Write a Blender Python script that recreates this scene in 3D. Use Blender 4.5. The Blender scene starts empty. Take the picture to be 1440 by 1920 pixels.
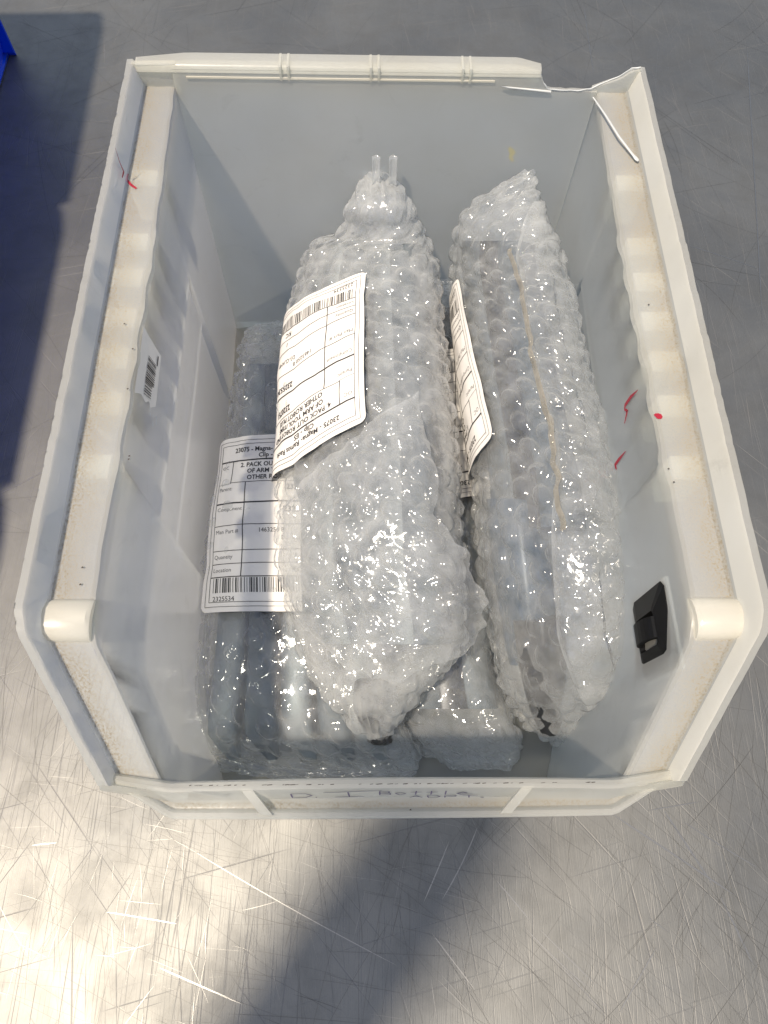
import bpy, math, random
import numpy as np

random.seed(7); rng = np.random.default_rng(11)
SC = bpy.context.scene
COL = SC.collection
S = 0.001                                   # everything below is written in millimetres

# ---------------------------------------------------------------- camera
F = 1285.4
CAM = np.array([-7.528, -0.969, 334.402])
cd = bpy.data.cameras.new('camera'); cam = bpy.data.objects.new('camera', cd); COL.objects.link(cam)
cd.sensor_fit = 'VERTICAL'; cd.sensor_height = 36; cd.lens = F / 1920 * 36
cd.clip_start = 0.01; cd.clip_end = 100
p_, y_, r_ = 0.42322, math.radians(-1.23405), math.radians(0.0246)
Rx = np.array([[1, 0, 0], [0, math.cos(p_), -math.sin(p_)], [0, math.sin(p_), math.cos(p_)]])
Ry = np.array([[math.cos(y_), 0, math.sin(y_)], [0, 1, 0], [-math.sin(y_), 0, math.cos(y_)]])
Rz = np.array([[math.cos(r_), -math.sin(r_), 0], [math.sin(r_), math.cos(r_), 0], [0, 0, 1]])
M = Rx @ Ry @ Rz
from mathutils import Matrix, Vector
mw = Matrix.Identity(4)
for i in range(3):
    for j in range(3): mw[i][j] = M[i, j]
    mw[i][3] = CAM[i] * S
cam.matrix_world = mw
SC.camera = cam
cd.dof.use_dof = False

# ---------------------------------------------------------------- sun, sky, exposure
SUN = np.array([-0.35, -0.25, 1.0]); SUN /= np.linalg.norm(SUN)
sl = bpy.data.lights.new('sun', 'SUN'); sun = bpy.data.objects.new('sun', sl); COL.objects.link(sun)
sl.energy = 4.3; sl.angle = math.radians(2.4); sl.color = (1.0, 0.88, 0.72)
sun.rotation_euler = Vector(SUN).to_track_quat('Z', 'Y').to_euler()
W = bpy.data.worlds.new('World'); SC.world = W; W.use_nodes = True
wn = W.node_tree.nodes; wl = W.node_tree.links; wn.clear()
sky = wn.new('ShaderNodeTexSky'); sky.sky_type = 'NISHITA'; sky.sun_disc = False
sky.sun_elevation = math.asin(SUN[2]); sky.sun_rotation = math.atan2(SUN[0], SUN[1])
bg = wn.new('ShaderNodeBackground'); bg.inputs[1].default_value = 0.135
wo = wn.new('ShaderNodeOutputWorld'); hs = wn.new('ShaderNodeHueSaturation'); hs.inputs['Saturation'].default_value = 0.66; wl.new(sky.outputs[0], hs.inputs['Color']); wl.new(hs.outputs[0], bg.inputs[0]); wl.new(bg.outputs[0], wo.inputs[0])
SC.view_settings.view_transform = 'Standard'; SC.view_settings.look = 'None'
SC.view_settings.exposure = 0.26; SC.view_settings.gamma = 1.0
SC.render.engine = 'CYCLES'
cy = SC.cycles
cy.max_bounces = 14; cy.diffuse_bounces = 5; cy.glossy_bounces = 4; cy.transmission_bounces = 10
cy.transparent_max_bounces = 40; cy.use_denoising = True; cy.caustics_reflective = False
cy.sample_clamp_indirect = 6.0

# ---------------------------------------------------------------- helpers
def ray(u, v): return M @ np.array([(u - 720) / F, -(v - 960) / F, -1.0])
def at(u, v, z=None, x=None, y=None):
    d = ray(u, v)
    t = (z - CAM[2]) / d[2] if z is not None else ((x - CAM[0]) / d[0] if x is not None else (y - CAM[1]) / d[1])
    return CAM + t * d
def project(P):
    d = (np.asarray(P) - CAM) @ M
    return 720 + F * d[..., 0] / -d[..., 2], 960 - F * d[..., 1] / -d[..., 2]

def hash3(i, j, k, seed):
    h = (i * 374761393 + j * 668265263 + k * 2147483647 + seed * 974634777) & 0xFFFFFFFF
    h = ((h ^ (h >> 13)) * 1274126177) & 0xFFFFFFFF
    h = (h ^ (h >> 16)) & 0xFFFFFFFF
    return h.astype(np.float64) / 4294967295.0
def noise(x, y, z=0.0, seed=0):
    x = np.asarray(x, float); y = np.asarray(y, float) + 0 * x; z = np.asarray(z, float) + 0 * x
    xi = np.floor(x).astype(np.int64); yi = np.floor(y).astype(np.int64); zi = np.floor(z).astype(np.int64)
    fx, fy, fz = x - xi, y - yi, z - zi
    fx = fx * fx * (3 - 2 * fx); fy = fy * fy * (3 - 2 * fy); fz = fz * fz * (3 - 2 * fz)
    r = 0
    for a in (0, 1):
        for b in (0, 1):
            for c in (0, 1):
                r = r + hash3(xi + a, yi + b, zi + c, seed) * (fx if a else 1 - fx) * (fy if b else 1 - fy) * (fz if c else 1 - fz)
    return r * 2 - 1
def ridged(x, y, seed=0): return 1 - np.abs(noise(x, y, 0.37, seed)) * 2

class Geo:
    """collects vertices, faces, material indices and one float attribute"""
    def __init__(self): self.v = []; self.f = []; self.m = []; self.a = []; self.n = 0
    def add(self, V, Fs, mat=0, att=None):
        V = np.asarray(V, float).reshape(-1, 3)
        self.v.append(V); self.f += [tuple(int(i) + self.n for i in f) for f in Fs]
        self.m += [mat] * len(Fs); self.a.append(np.zeros(len(V)) if att is None else np.asarray(att, float).ravel())
        self.n += len(V); return self
    def grid(self, P, mat=0, att=None, wrap=False, flip=False):
        n, m = P.shape[:2]; i = np.arange(n - 1)[:, None]; j = np.arange(m if wrap else m - 1)[None, :]
        j2 = (j + 1) % m
        q = np.stack([i * m + j + 0 * i, (i + 1) * m + j, (i + 1) * m + j2, i * m + j2 + 0 * i], -1).reshape(-1, 4)
        if flip: q = q[:, ::-1]
        return self.add(P, q.tolist(), mat, att)
    def slab(self, A, B, mat=0, att=None, attb=None, skin=None):
        """closed solid between two grids"""
        n, m = A.shape[:2]; N = n * m
        k0 = len(self.f); self.slab_i(A, B, n, m, N, mat, att, attb)
        if skin is not None:
            nq = (n - 1) * (m - 1); self.m[k0 + nq:k0 + 2 * nq] = [skin] * nq
        return self
    def slab_i(self, A, B, n, m, N, mat, att, attb):
        i = np.arange(n - 1)[:, None]; j = np.arange(m - 1)[None, :]
        q = np.stack([i * m + j, (i + 1) * m + j, (i + 1) * m + j + 1, i * m + j + 1], -1).reshape(-1, 4)
        fs = q.tolist() + (q[:, ::-1] + N).tolist()
        idx = lambda a, b: a * m + b
        ring = [idx(0, b) for b in range(m)] + [idx(a, m - 1) for a in range(1, n)] + [idx(n - 1, b) for b in range(m - 2, -1, -1)] + [idx(a, 0) for a in range(n - 2, 0, -1)]
        for k in range(len(ring)):
            a, b = ring[k], ring[(k + 1) % len(ring)]
            fs.append((a, b, b + N, a + N))
        aa = np.zeros(N) if att is None else np.asarray(att).ravel()
        ab = np.zeros(N) if attb is None else np.asarray(attb).ravel()
        self.add(np.concatenate([A.reshape(-1, 3), B.reshape(-1, 3)]), fs, mat, np.concatenate([aa, ab]))
    def box(self, x0, x1, y0, y1, z0, z1, mat=0):
        V = [(x, y, z) for z in (z0, z1) for y in (y0, y1) for x in (x0, x1)]
        return self.add(V, [(0, 2, 3, 1), (4, 5, 7, 6), (0, 1, 5, 4), (2, 6, 7, 3), (0, 4, 6, 2), (1, 3, 7, 5)], mat)
    def tube(self, pts, r, seg=10, mat=0, cap=True, flat=1.0):
        pts = np.asarray(pts, float); n = len(pts); r = np.broadcast_to(np.asarray(r, float), (n,))
        T = np.gradient(pts, axis=0); T /= np.linalg.norm(T, axis=1)[:, None] + 1e-9
        up = np.array([0, 0, 1.0]); rows = []
        for k in range(n):
            s = np.cross(T[k], up)
            if np.linalg.norm(s) < 1e-3: s = np.array([1.0, 0, 0])
            s /= np.linalg.norm(s); w = np.cross(s, T[k])
            a = np.linspace(0, 2 * np.pi, seg, endpoint=False)
            rows.append(pts[k] + r[k] * (np.cos(a)[:, None] * s + flat * np.sin(a)[:, None] * w))
        P = np.array(rows); base = self.n
        self.grid(P, mat, wrap=True)
        if cap:
            self.f.append(tuple(base + i for i in range(seg))[::-1]); self.f.append(tuple(base + (n - 1) * seg + i for i in range(seg))); self.m += [mat, mat]
        return self
    def build(self, name, mats, parent=None, smooth=True, uv=None):
        me = bpy.data.meshes.new(name)
        V = np.concatenate(self.v) * S
        me.from_pydata(V.tolist(), [], self.f)
        if not isinstance(mats, (list, tuple)): mats = [mats]
        for m in mats: me.materials.append(m)
        me.polygons.foreach_set('material_index', self.m)
        me.polygons.foreach_set('use_smooth', [smooth] * len(self.f))
        at_ = me.attributes.new('wear', 'FLOAT', 'POINT'); at_.data.foreach_set('value', np.concatenate(self.a))
        me.update()
        o = bpy.data.objects.new(name, me); COL.objects.link(o)
        if parent: o.parent = parent
        return o

def autosmooth(o, deg=35):
    """sharp edges where faces meet steeply"""
    import bmesh
    bm = bmesh.new(); bm.from_mesh(o.data); bmesh.ops.recalc_face_normals(bm, faces=bm.faces[:]); lim = math.radians(deg)
    for e in bm.edges:
        if len(e.link_faces) == 2 and e.calc_face_angle(0) > lim: e.smooth = False
    bm.to_mesh(o.data); bm.free(); return o

def thing(name, label, cat, loc=(0, 0, 0), group=None):
    o = bpy.data.objects.new(name, None); COL.objects.link(o); o.empty_display_size = 0.02
    o.location = Vector(loc) * S; o['label'] = label; o['category'] = cat
    if group: o['group'] = group
    return o

# ---------------------------------------------------------------- materials
def mat(name):
    m = bpy.data.materials.new(name); m.use_nodes = True; nt = m.node_tree; nt.nodes.clear()
    out = nt.nodes.new('ShaderNodeOutputMaterial')
    return m, nt, nt.nodes, nt.links, out
def node(nt, t, **k):
    n = nt.nodes.new(t)
    for a, b in k.items():
        if a.startswith('i_'):
            key = a[2:]; key = int(key) if key.isdigit() else key.replace('_', ' ')
            n.inputs[key].default_value = b
        else: setattr(n, a, b)
    return n
def math_(nt, op, a, b=None, c=None, clamp=False):
    n = nt.nodes.new('ShaderNodeMath'); n.operation = op; n.use_clamp = clamp
    for i, x in enumerate((a, b, c)):
        if x is None: continue
        if isinstance(x, (int, float)): n.inputs[i].default_value = x
        else: nt.links.new(x, n.inputs[i])
    return n.outputs[0]
def mixc(nt, f, a, b):
    n = nt.nodes.new('ShaderNodeMix'); n.data_type = 'RGBA'
    for s, x in ((0, f), (6, a), (7, b)):
        if isinstance(x, (int, float)): n.inputs[s].default_value = x
        elif isinstance(x, tuple): n.inputs[s].default_value = (*x, 1)
        else: nt.links.new(x, n.inputs[s])
    return n.outputs[2]
def mixs(nt, f, a, b):
    n = nt.nodes.new('ShaderNodeMixShader')
    if isinstance(f, (int, float)): n.inputs[0].default_value = f
    else: nt.links.new(f, n.inputs[0])
    nt.links.new(a, n.inputs[1]); nt.links.new(b, n.inputs[2]); return n.outputs[0]
def ntex(nt, scale, detail=4, rough=.55, vec=None, dist=0.0):
    n = node(nt, 'ShaderNodeTexNoise'); n.inputs['Scale'].default_value = scale; n.inputs['Detail'].default_value = detail
    n.inputs['Roughness'].default_value = rough; n.inputs['Distortion'].default_value = dist
    if vec is not None: nt.links.new(vec, n.inputs['Vector'])
    return n.outputs[0]
def ramp(nt, x, a, b):
    n = node(nt, 'ShaderNodeMapRange'); n.clamp = True
    nt.links.new(x, n.inputs[0]); n.inputs[1].default_value = a; n.inputs[2].default_value = b; return n.outputs[0]
def schlick(nt, f0=.04):
    lw = node(nt, 'ShaderNodeLayerWeight'); lw.inputs[0].default_value = .5
    return math_(nt, 'ADD', math_(nt, 'MULTIPLY', math_(nt, 'POWER', lw.outputs['Facing'], 5.0), 1 - f0), f0)
def objco(nt): return nt.nodes.new('ShaderNodeTexCoord').outputs['Object']

def plastic(name, col, trans=0.2, transl=0.5, dustcol=(0.50, 0.42, 0.29), rough=.28):
    m, nt, N, L, out = mat(name); co = objco(nt)
    at_ = node(nt, 'ShaderNodeAttribute'); at_.attribute_name = 'wear'
    big = ntex(nt, 60, 5, .6, co); fine = ntex(nt, 1500, 3, .7, co); blot = ntex(nt, 22, 4, .6, co)
    d = math_(nt, 'ADD', at_.outputs['Fac'], math_(nt, 'MULTIPLY', math_(nt, 'SUBTRACT', big, .5), 1.0))
    d = ramp(nt, d, .25, .95)
    d = math_(nt, 'MULTIPLY', d, ramp(nt, fine, .28, .66))
    d = math_(nt, 'MULTIPLY', d, ramp(nt, at_.outputs['Fac'], .02, .15))
    haze = math_(nt, 'MULTIPLY', ramp(nt, blot, .42, .72), .35)
    c = mixc(nt, haze, col, tuple(a * b for a, b in zip(col, (.86, .82, .74))))
    c = mixc(nt, math_(nt, 'MULTIPLY', ramp(nt, ntex(nt, 45, 6, .7, co, .8), .60, .72), .16), c, (.42, .38, .30))
    c = mixc(nt, d, c, dustcol)
    # faint scuffs
    mp = node(nt, 'ShaderNodeMapping'); mp.inputs['Scale'].default_value = (1, .06, .12); mp.inputs['Rotation'].default_value = (.4, .3, .5); L.new(co, mp.inputs[0])
    sc = ntex(nt, 1300, 2, .5, mp.outputs[0]); scr = ramp(nt, sc, .68, .74)
    bmp = node(nt, 'ShaderNodeBump'); bmp.inputs['Strength'].default_value = .25; bmp.inputs['Distance'].default_value = .0004
    L.new(math_(nt, 'ADD', ntex(nt, 140, 4, .6, co), math_(nt, 'MULTIPLY', scr, .6)), bmp.inputs['Height'])
    df = node(nt, 'ShaderNodeBsdfDiffuse'); tl = node(nt, 'ShaderNodeBsdfTranslucent'); tp = node(nt, 'ShaderNodeBsdfTransparent')
    gl = node(nt, 'ShaderNodeBsdfGlossy'); gl.inputs['Roughness'].default_value = rough
    for s in (df, tl): L.new(c, s.inputs['Color'])
    for s in (df, gl): L.new(bmp.outputs[0], s.inputs['Normal'])
    tp.inputs[0].default_value = (.93, .96, .97, 1)
    s = mixs(nt, transl, df.outputs[0], tl.outputs[0])
    s = mixs(nt, math_(nt, 'MULTIPLY', math_(nt, 'SUBTRACT', 1.0, d), trans), s, tp.outputs[0])
    fr = schlick(nt, .035)
    s = mixs(nt, math_(nt, 'MULTIPLY', fr, math_(nt, 'SUBTRACT', 1.0, d)), s, gl.outputs[0])
    L.new(s, out.inputs[0]); return m

def film(name, milk=.115, tint=(.98, .985, .985), edge=.8, rough=.11, warm=None):
    m, nt, N, L, out = mat(name); co = objco(nt)
    lw = node(nt, 'ShaderNodeLayerWeight'); lw.inputs[0].default_value = .40
    at_ = node(nt, 'ShaderNodeAttribute'); at_.attribute_name = 'wear'
    n1 = ntex(nt, 90, 4, .6, co); n2 = ntex(nt, 700, 3, .6, co, .6)
    bmp = node(nt, 'ShaderNodeBump'); bmp.inputs['Strength'].default_value = .36; bmp.inputs['Distance'].default_value = .0009
    L.new(math_(nt, 'ADD', ntex(nt, 200, 2, .5, co, .6), math_(nt, 'MULTIPLY', n2, .06)), bmp.inputs['Height'])
    f2 = math_(nt, 'POWER', lw.outputs['Facing'], 1.9)
    fac = math_(nt, 'ADD', math_(nt, 'MULTIPLY', f2, edge), math_(nt, 'MULTIPLY', ramp(nt, n1, .3, .75), milk * 1.6))
    fac = math_(nt, 'ADD', fac, math_(nt, 'MULTIPLY', at_.outputs['Fac'], .35))
    fac = math_(nt, 'MINIMUM', math_(nt, 'ADD', fac, milk * .3), .93)
    c = (.90, .905, .895) if warm is None else warm
    df = node(nt, 'ShaderNodeBsdfDiffuse'); tl = node(nt, 'ShaderNodeBsdfTranslucent'); tp = node(nt, 'ShaderNodeBsdfTransparent')
    df.inputs[0].default_value = (*c, 1); tl.inputs[0].default_value = (*c, 1); tp.inputs[0].default_value = (*tint, 1)
    gl = node(nt, 'ShaderNodeBsdfGlossy'); gl.inputs['Roughness'].default_value = rough
    L.new(bmp.outputs[0], gl.inputs['Normal']); L.new(bmp.outputs[0], df.inputs['Normal'])
    s = mixs(nt, fac, tp.outputs[0], mixs(nt, .45, df.outputs[0], tl.outputs[0]))
    fr = schlick(nt, .045)
    s = mixs(nt, math_(nt, 'MULTIPLY', fr, 1.5, clamp=True), s, gl.outputs[0])
    L.new(s, out.inputs[0]); return m

def simple(name, col, rough=.5, metal=0.0, var=.0, vscale=80, spec=.5, bump=0.0):
    m, nt, N, L, out = mat(name); co = objco(nt)
    b = node(nt, 'ShaderNodeBsdfPrincipled'); b.inputs['Roughness'].default_value = rough; b.inputs['Metallic'].default_value = metal
    b.inputs['Specular IOR Level'].default_value = spec
    n = ntex(nt, vscale, 5, .6, co)
    L.new(mixc(nt, math_(nt, 'MULTIPLY', ramp(nt, n, .3, .7), var), col, tuple(x * .45 for x in col)), b.inputs['Base Color'])
    if bump:
        bp = node(nt, 'ShaderNodeBump'); bp.inputs['Strength'].default_value = bump; bp.inputs['Distance'].default_value = .001
        L.new(ntex(nt, vscale * 2, 4, .6, co), bp.inputs['Height']); L.new(bp.outputs[0], b.inputs['Normal'])
    L.new(b.outputs[0], out.inputs[0]); return m

def steel_table():
    m, nt, N, L, out = mat('scratched_steel'); co = objco(nt)
    b = node(nt, 'ShaderNodeBsdfPrincipled'); b.inputs['Metallic'].default_value = 1.0
    def streak(rot, sx, sy, scale, lo, hi, dist=0.0, seed=0.0):
        mp = node(nt, 'ShaderNodeMapping'); mp.vector_type = 'TEXTURE'
        mp.inputs['Rotation'].default_value = (0, 0, math.radians(rot)); mp.inputs['Scale'].default_value = (sx, sy, 1)
        mp.inputs['Location'].default_value = (seed, seed * .7, 0)
        L.new(co, mp.inputs[0]); return ramp(nt, ntex(nt, scale, 2, .5, mp.outputs[0], dist), lo, hi)
    hairs = None
    for k, (rot, sx, sc, lo, hi) in enumerate([(84, 90, 900, .66, .74), (99, 70, 700, .67, .74), (14, 80, 800, .67, .74), (-48, 90, 760, .67, .74), (58, 70, 900, .68, .75), (90, 120, 1500, .62, .74)]):
        h = streak(rot, sx, 1, sc, lo, hi, .15, k * 1.3)
        hairs = h if hairs is None else math_(nt, 'MAXIMUM', hairs, h)
    grain = streak(90, 60, 1, 2600, .3, .7)
    blot = ntex(nt, 9, 5, .62, co, .4); blot2 = ntex(nt, 38, 5, .65, co, .3); spots = ntex(nt, 160, 4, .7, co)
    c = mixc(nt, ramp(nt, blot, .35, .7), (.28, .273, .252), (.195, .196, .19))
    c = mixc(nt, math_(nt, 'MULTIPLY', ramp(nt, blot2, .45, .75), .4), c, (.15, .147, .137))
    c = mixc(nt, math_(nt, 'MULTIPLY', hairs, .6), c, (.25, .24, .23))
    c = mixc(nt, math_(nt, 'MULTIPLY', ramp(nt, spots, .72, .78), .5), c, (.2, .19, .18))
    L.new(c, b.inputs['Base Color'])
    r = math_(nt, 'ADD', math_(nt, 'MULTIPLY', blot2, .16), math_(nt, 'ADD', math_(nt, 'MULTIPLY', hairs, .08), .49))
    L.new(r, b.inputs['Roughness'])
    bp = node(nt, 'ShaderNodeBump'); bp.inputs['Strength'].default_value = .35; bp.inputs['Distance'].default_value = .0002
    hh = math_(nt, 'ADD', math_(nt, 'MULTIPLY', grain, .25), math_(nt, 'MULTIPLY', hairs, -.8))
    L.new(math_(nt, 'ADD', hh, math_(nt, 'MULTIPLY', blot2, .5)), bp.inputs['Height']); L.new(bp.outputs[0], b.inputs['Normal'])
    L.new(b.outputs[0], out.inputs[0]); return m

M_STEEL = steel_table()
M_SCR_L = simple('bright_scratch', (.33, .32, .30), .40, .95)
M_SCR_D = simple('dark_scratch', (.13, .127, .12), .45, .8)
M_BIN = plastic('milky_plastic', (.95, .925, .85), .40, .62)
M_THIN = plastic('thin_milky_plastic', (.92, .91, .87), .52, .5)
M_SKIN = plastic('clear_plastic_skin', (.95, .95, .94), .93, .9)
M_BINTHICK = plastic('thick_milky_plastic', (.92, .885, .79), .12, .5)
M_BLUE = plastic('blue_plastic', (.003, .085, .9), .0, .3, (.05, .08, .2))
M_WRAP = film('bubble_film')
M_WRAPM = film('layered_bubble_film', .155)
M_WRAPMIN = film('layered_inner_film', .26, (.97, .975, .975), .5, .11)
M_WRAPIN = film('inner_film', .11, (.98, .985, .985), .45, .09)
M_FOLD = film('folded_film', .11, (.975, .98, .98), .8, .075)
M_TAPE = film('yellowed_tape', .16, (.95, .90, .80), .4, .12, (.72, .64, .52))
M_BAR = simple('grey_blue_metal', (.075, .10, .12), .55, .2, .5, 60)
M_BARL = simple('light_grey_metal', (.19, .22, .235), .5, .4, .3, 60)
M_BARD = simple('dark_metal', (.035, .036, .04), .35, .5, .4, 90)
M_FOIL = simple('crushed_dark_foil', (.10, .095, .09), .28, .9, .5, 200)
M_BARB = simple('blue_part', (.02, .055, .10), .4, .1, .5, 60)
M_PAPER = simple('label_paper', (.80, .765, .72), .65, 0, .10, 45, .3)
M_INK = simple('black_ink', (.025, .024, .026), .6)
M_INKG = simple('faded_ink', (.16, .155, .155), .6)
M_BLACK = simple('black_plastic', (.004, .004, .004), .5, 0, .2, 100, .2)
M_RED = simple('red_marker', (.34, .012, .03), .5)
M_PEN = simple('grey_violet_marker', (.13, .11, .17), .6)
M_YEL = simple('yellow_smear', (.62, .52, .10), .6)
M_WHITE = simple('stress_whitened_plastic', (.55, .56, .55), .35, 0, .05)
M_GRIME = simple('dark_grime', (.07, .06, .05), .8)
M_CASTER = simple('shadow_caster_grey', (.30, .31, .32), .6)

# ---------------------------------------------------------------- the steel table
g = Geo()
g.box(-1400, 1100, -235, 1700, -40, 0)
nscr = [0]
def scratch(gm, x, y, ang, length, w, mt, bend=0.0):
    n = max(2, int(length / 4)); t = np.linspace(0, 1, n); a = ang + bend * (t - .5)
    dx = np.cos(a) * length / n; dy = np.sin(a) * length / n
    px = x + np.cumsum(dx) - dx[0]; py = y + np.cumsum(dy) - dy[0]
    ww = w * np.minimum(1, 6 * np.minimum(t + .03, 1 - t + .03)) / 2
    z = .03 + .012 * (nscr[0] % 9); nscr[0] += 1
    P = np.stack([np.stack([px - np.sin(a) * ww, py + np.cos(a) * ww, 0 * px + z], -1), np.stack([px + np.sin(a) * ww, py - np.cos(a) * ww, 0 * px + z], -1)], 1)
    gm.grid(P, mt)
R_ = random.Random(5)
for k in range(1100):                                       # hair scratches near the viewer
    x = R_.uniform(-175, 185); y = R_.uniform(-100, 35)
    c = R_.random()
    if x < 20: ang = R_.gauss(1.5, .28) if c < .55 else R_.gauss(-.25, .18)
    else: ang = R_.gauss(-.85, .22) if c < .6 else R_.gauss(1.15, .3)
    br = R_.random() < .42
    scratch(g, x, y, ang, R_.uniform(4, 26) if br else R_.uniform(10, 60), R_.uniform(.04, .11) * (1.8 if R_.random() < .1 else 1), 1 if br else 2, R_.gauss(0, .12))
for k in range(420):                                       # sides and behind
    side = R_.random()
    if side < .35: x, y = R_.uniform(-300, -105), R_.uniform(30, 620)
    elif side < .65: x, y = R_.uniform(108, 330), R_.uniform(0, 600)
    else: x, y = R_.uniform(-300, 330), R_.uniform(285, 640)
    scratch(g, x, y, R_.choice([1.5, 1.5, -.35, .3, .9, -.9]) + R_.gauss(0, .2), R_.uniform(20, 120), R_.uniform(.05, .16), 1 if R_.random() < .25 else 2, R_.gauss(0, .3))
for (u0, v0, u1, v1, w) in [(1145, 1525, 1395, 1690, .8), (1245, 1520, 1350, 1680, .9), (1350, 1680, 1425, 1835, .8), (930, 1650, 1010, 1745, .5), (985, 1740, 1120, 1870, .45),
                            (1010, 1740, 1130, 1860, .4), (795, 1690, 850, 1560, .5), (830, 1685, 905, 1535, .5), (1160, 1900, 1240, 1760, .55), (1215, 1520, 1330, 1500, .4), (810, 1750, 905, 1875, .4),
                            (300, 1815, 470, 1890, .5), (370, 1600, 760, 1820, .35), (1280, 1540, 1440, 1640, .5), (1050, 1810, 1150, 1920, .45), (200, 1710, 350, 1735, .4), (60, 1585, 130, 1577, .7),
                            (1215, 1720, 1275, 1765, .5), (1400, 80, 1430, 620, .7), (1095, 10, 1115, 150, .5), (1290, 460, 1440, 510, .6), (0, 925, 110, 870, .4)]:
    a = at(u0, v0, z=0); b = at(u1, v1, z=0); d = b - a
    scratch(g, a[0], a[1], math.atan2(d[1], d[0]), float(np.hypot(d[0], d[1])), w, 1, R_.gauss(0, .06))
for k in range(60):                                        # little dents and specks
    x = R_.uniform(-170, 180); y = R_.uniform(-90, 0)
    scratch(g, x, y, R_.uniform(0, 3), R_.uniform(.6, 1.6), R_.uniform(.4, .9), 2)
table = g.build('table', [M_STEEL, M_SCR_L, M_SCR_D], smooth=False)
table['kind'] = 'structure'; table['label'] = 'scratched stainless steel bench top under the bins'

# unseen slanting bar added at the front left to throw the band of shade
g = Geo(); g.tube([(-321, -250 + 30 * k, 1000 + 160 * k) for k in (-11, -8, -4, -1, .1)], 36, 24)
shadow_caster = g.build('shadow_caster', M_CASTER); shadow_caster['kind'] = 'structure'; shadow_caster['label'] = 'slanting grey shadow caster, added out of view beyond the near edge of the bench'

# ---------------------------------------------------------------- bins
def rimz(y): return np.interp(y, [0, 4, 44, 50, 300], [112.5, 114, 153.5, 156, 156])
def rimx(y): return np.interp(y, [0, 8, 46, 52, 280], [80, 86, 101.0, 102.0, 105])
def ledx(y): return np.interp(y, [0, 9, 45, 60, 180, 280], [66, 70, 83, 84.5, 85, 87.5])
def side_profile(y, sgn, broken):
    """inner and outer polylines (x, z) of the side wall at depth y"""
    Z = rimz(y); X = rimx(y); l = ledx(y)
    bot = l - 1.2 + (2.5 if y < 40 else 0) * (40 - min(y, 40)) / 40
    step = 0 if y < 102 else (1.3 if y < 218 else .6)
    inn = [(X - 2.3, Z), (X - 2.9, Z - .7), (X - 4.6, Z - 8.0), (X - 5.2, Z - 8.9), (X - 6.2, Z - 9.2), (l + 1.6, Z - 9.3), (l + .5, Z - 9.7), (l, Z - 10.8)]
    att = [0.05, .05, .12, .85, 1.05, .42, .2, .05]
    zt = Z - 10.8
    sc = max(math.exp(-((y - q) / 4.6) ** 4) for q in (226, 193, 176, 158, 141, 123, 100)) * (1 if y > 60 else 0)
    inn[6] = (inn[6][0] - .6 * sc, inn[6][1] + .2 * sc); inn[7] = (inn[7][0] - .7 * sc, inn[7][1] - .4 * sc)
    for zz, s in [(140.5, 0), (104, 0), (98.6, 0), (97.6, 1.3), (69, 1.3), (68, 2.6), (40, 2.6), (12, 2.2), (5, .9), (3.2, -1.5)]:
        if y < 102: o = .0
        else: o = step + (s if y < 218 else .5)
        zz = min(zz, zt - .4)
        inn.append((l + (bot - l) * (zt - zz) / max(zt, 1) + o, zz)); att.append(.0)
    out = [(X, Z - .2), (X + .1, Z - 1), (X - 2.2, Z - 9.5), (X - 2.8, Z - 10.8), (X - 4, Z - 11.2), (l + 4.5, Z - 11.4), (l + 3.4, Z - 12), (l + 2.9, Z - 13.5)]
    for q in inn[8:]: out.append((q[0] + 2.4, q[1] - (3.2 if q[1] < 4 else 0)))
    return inn, out, att
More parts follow.
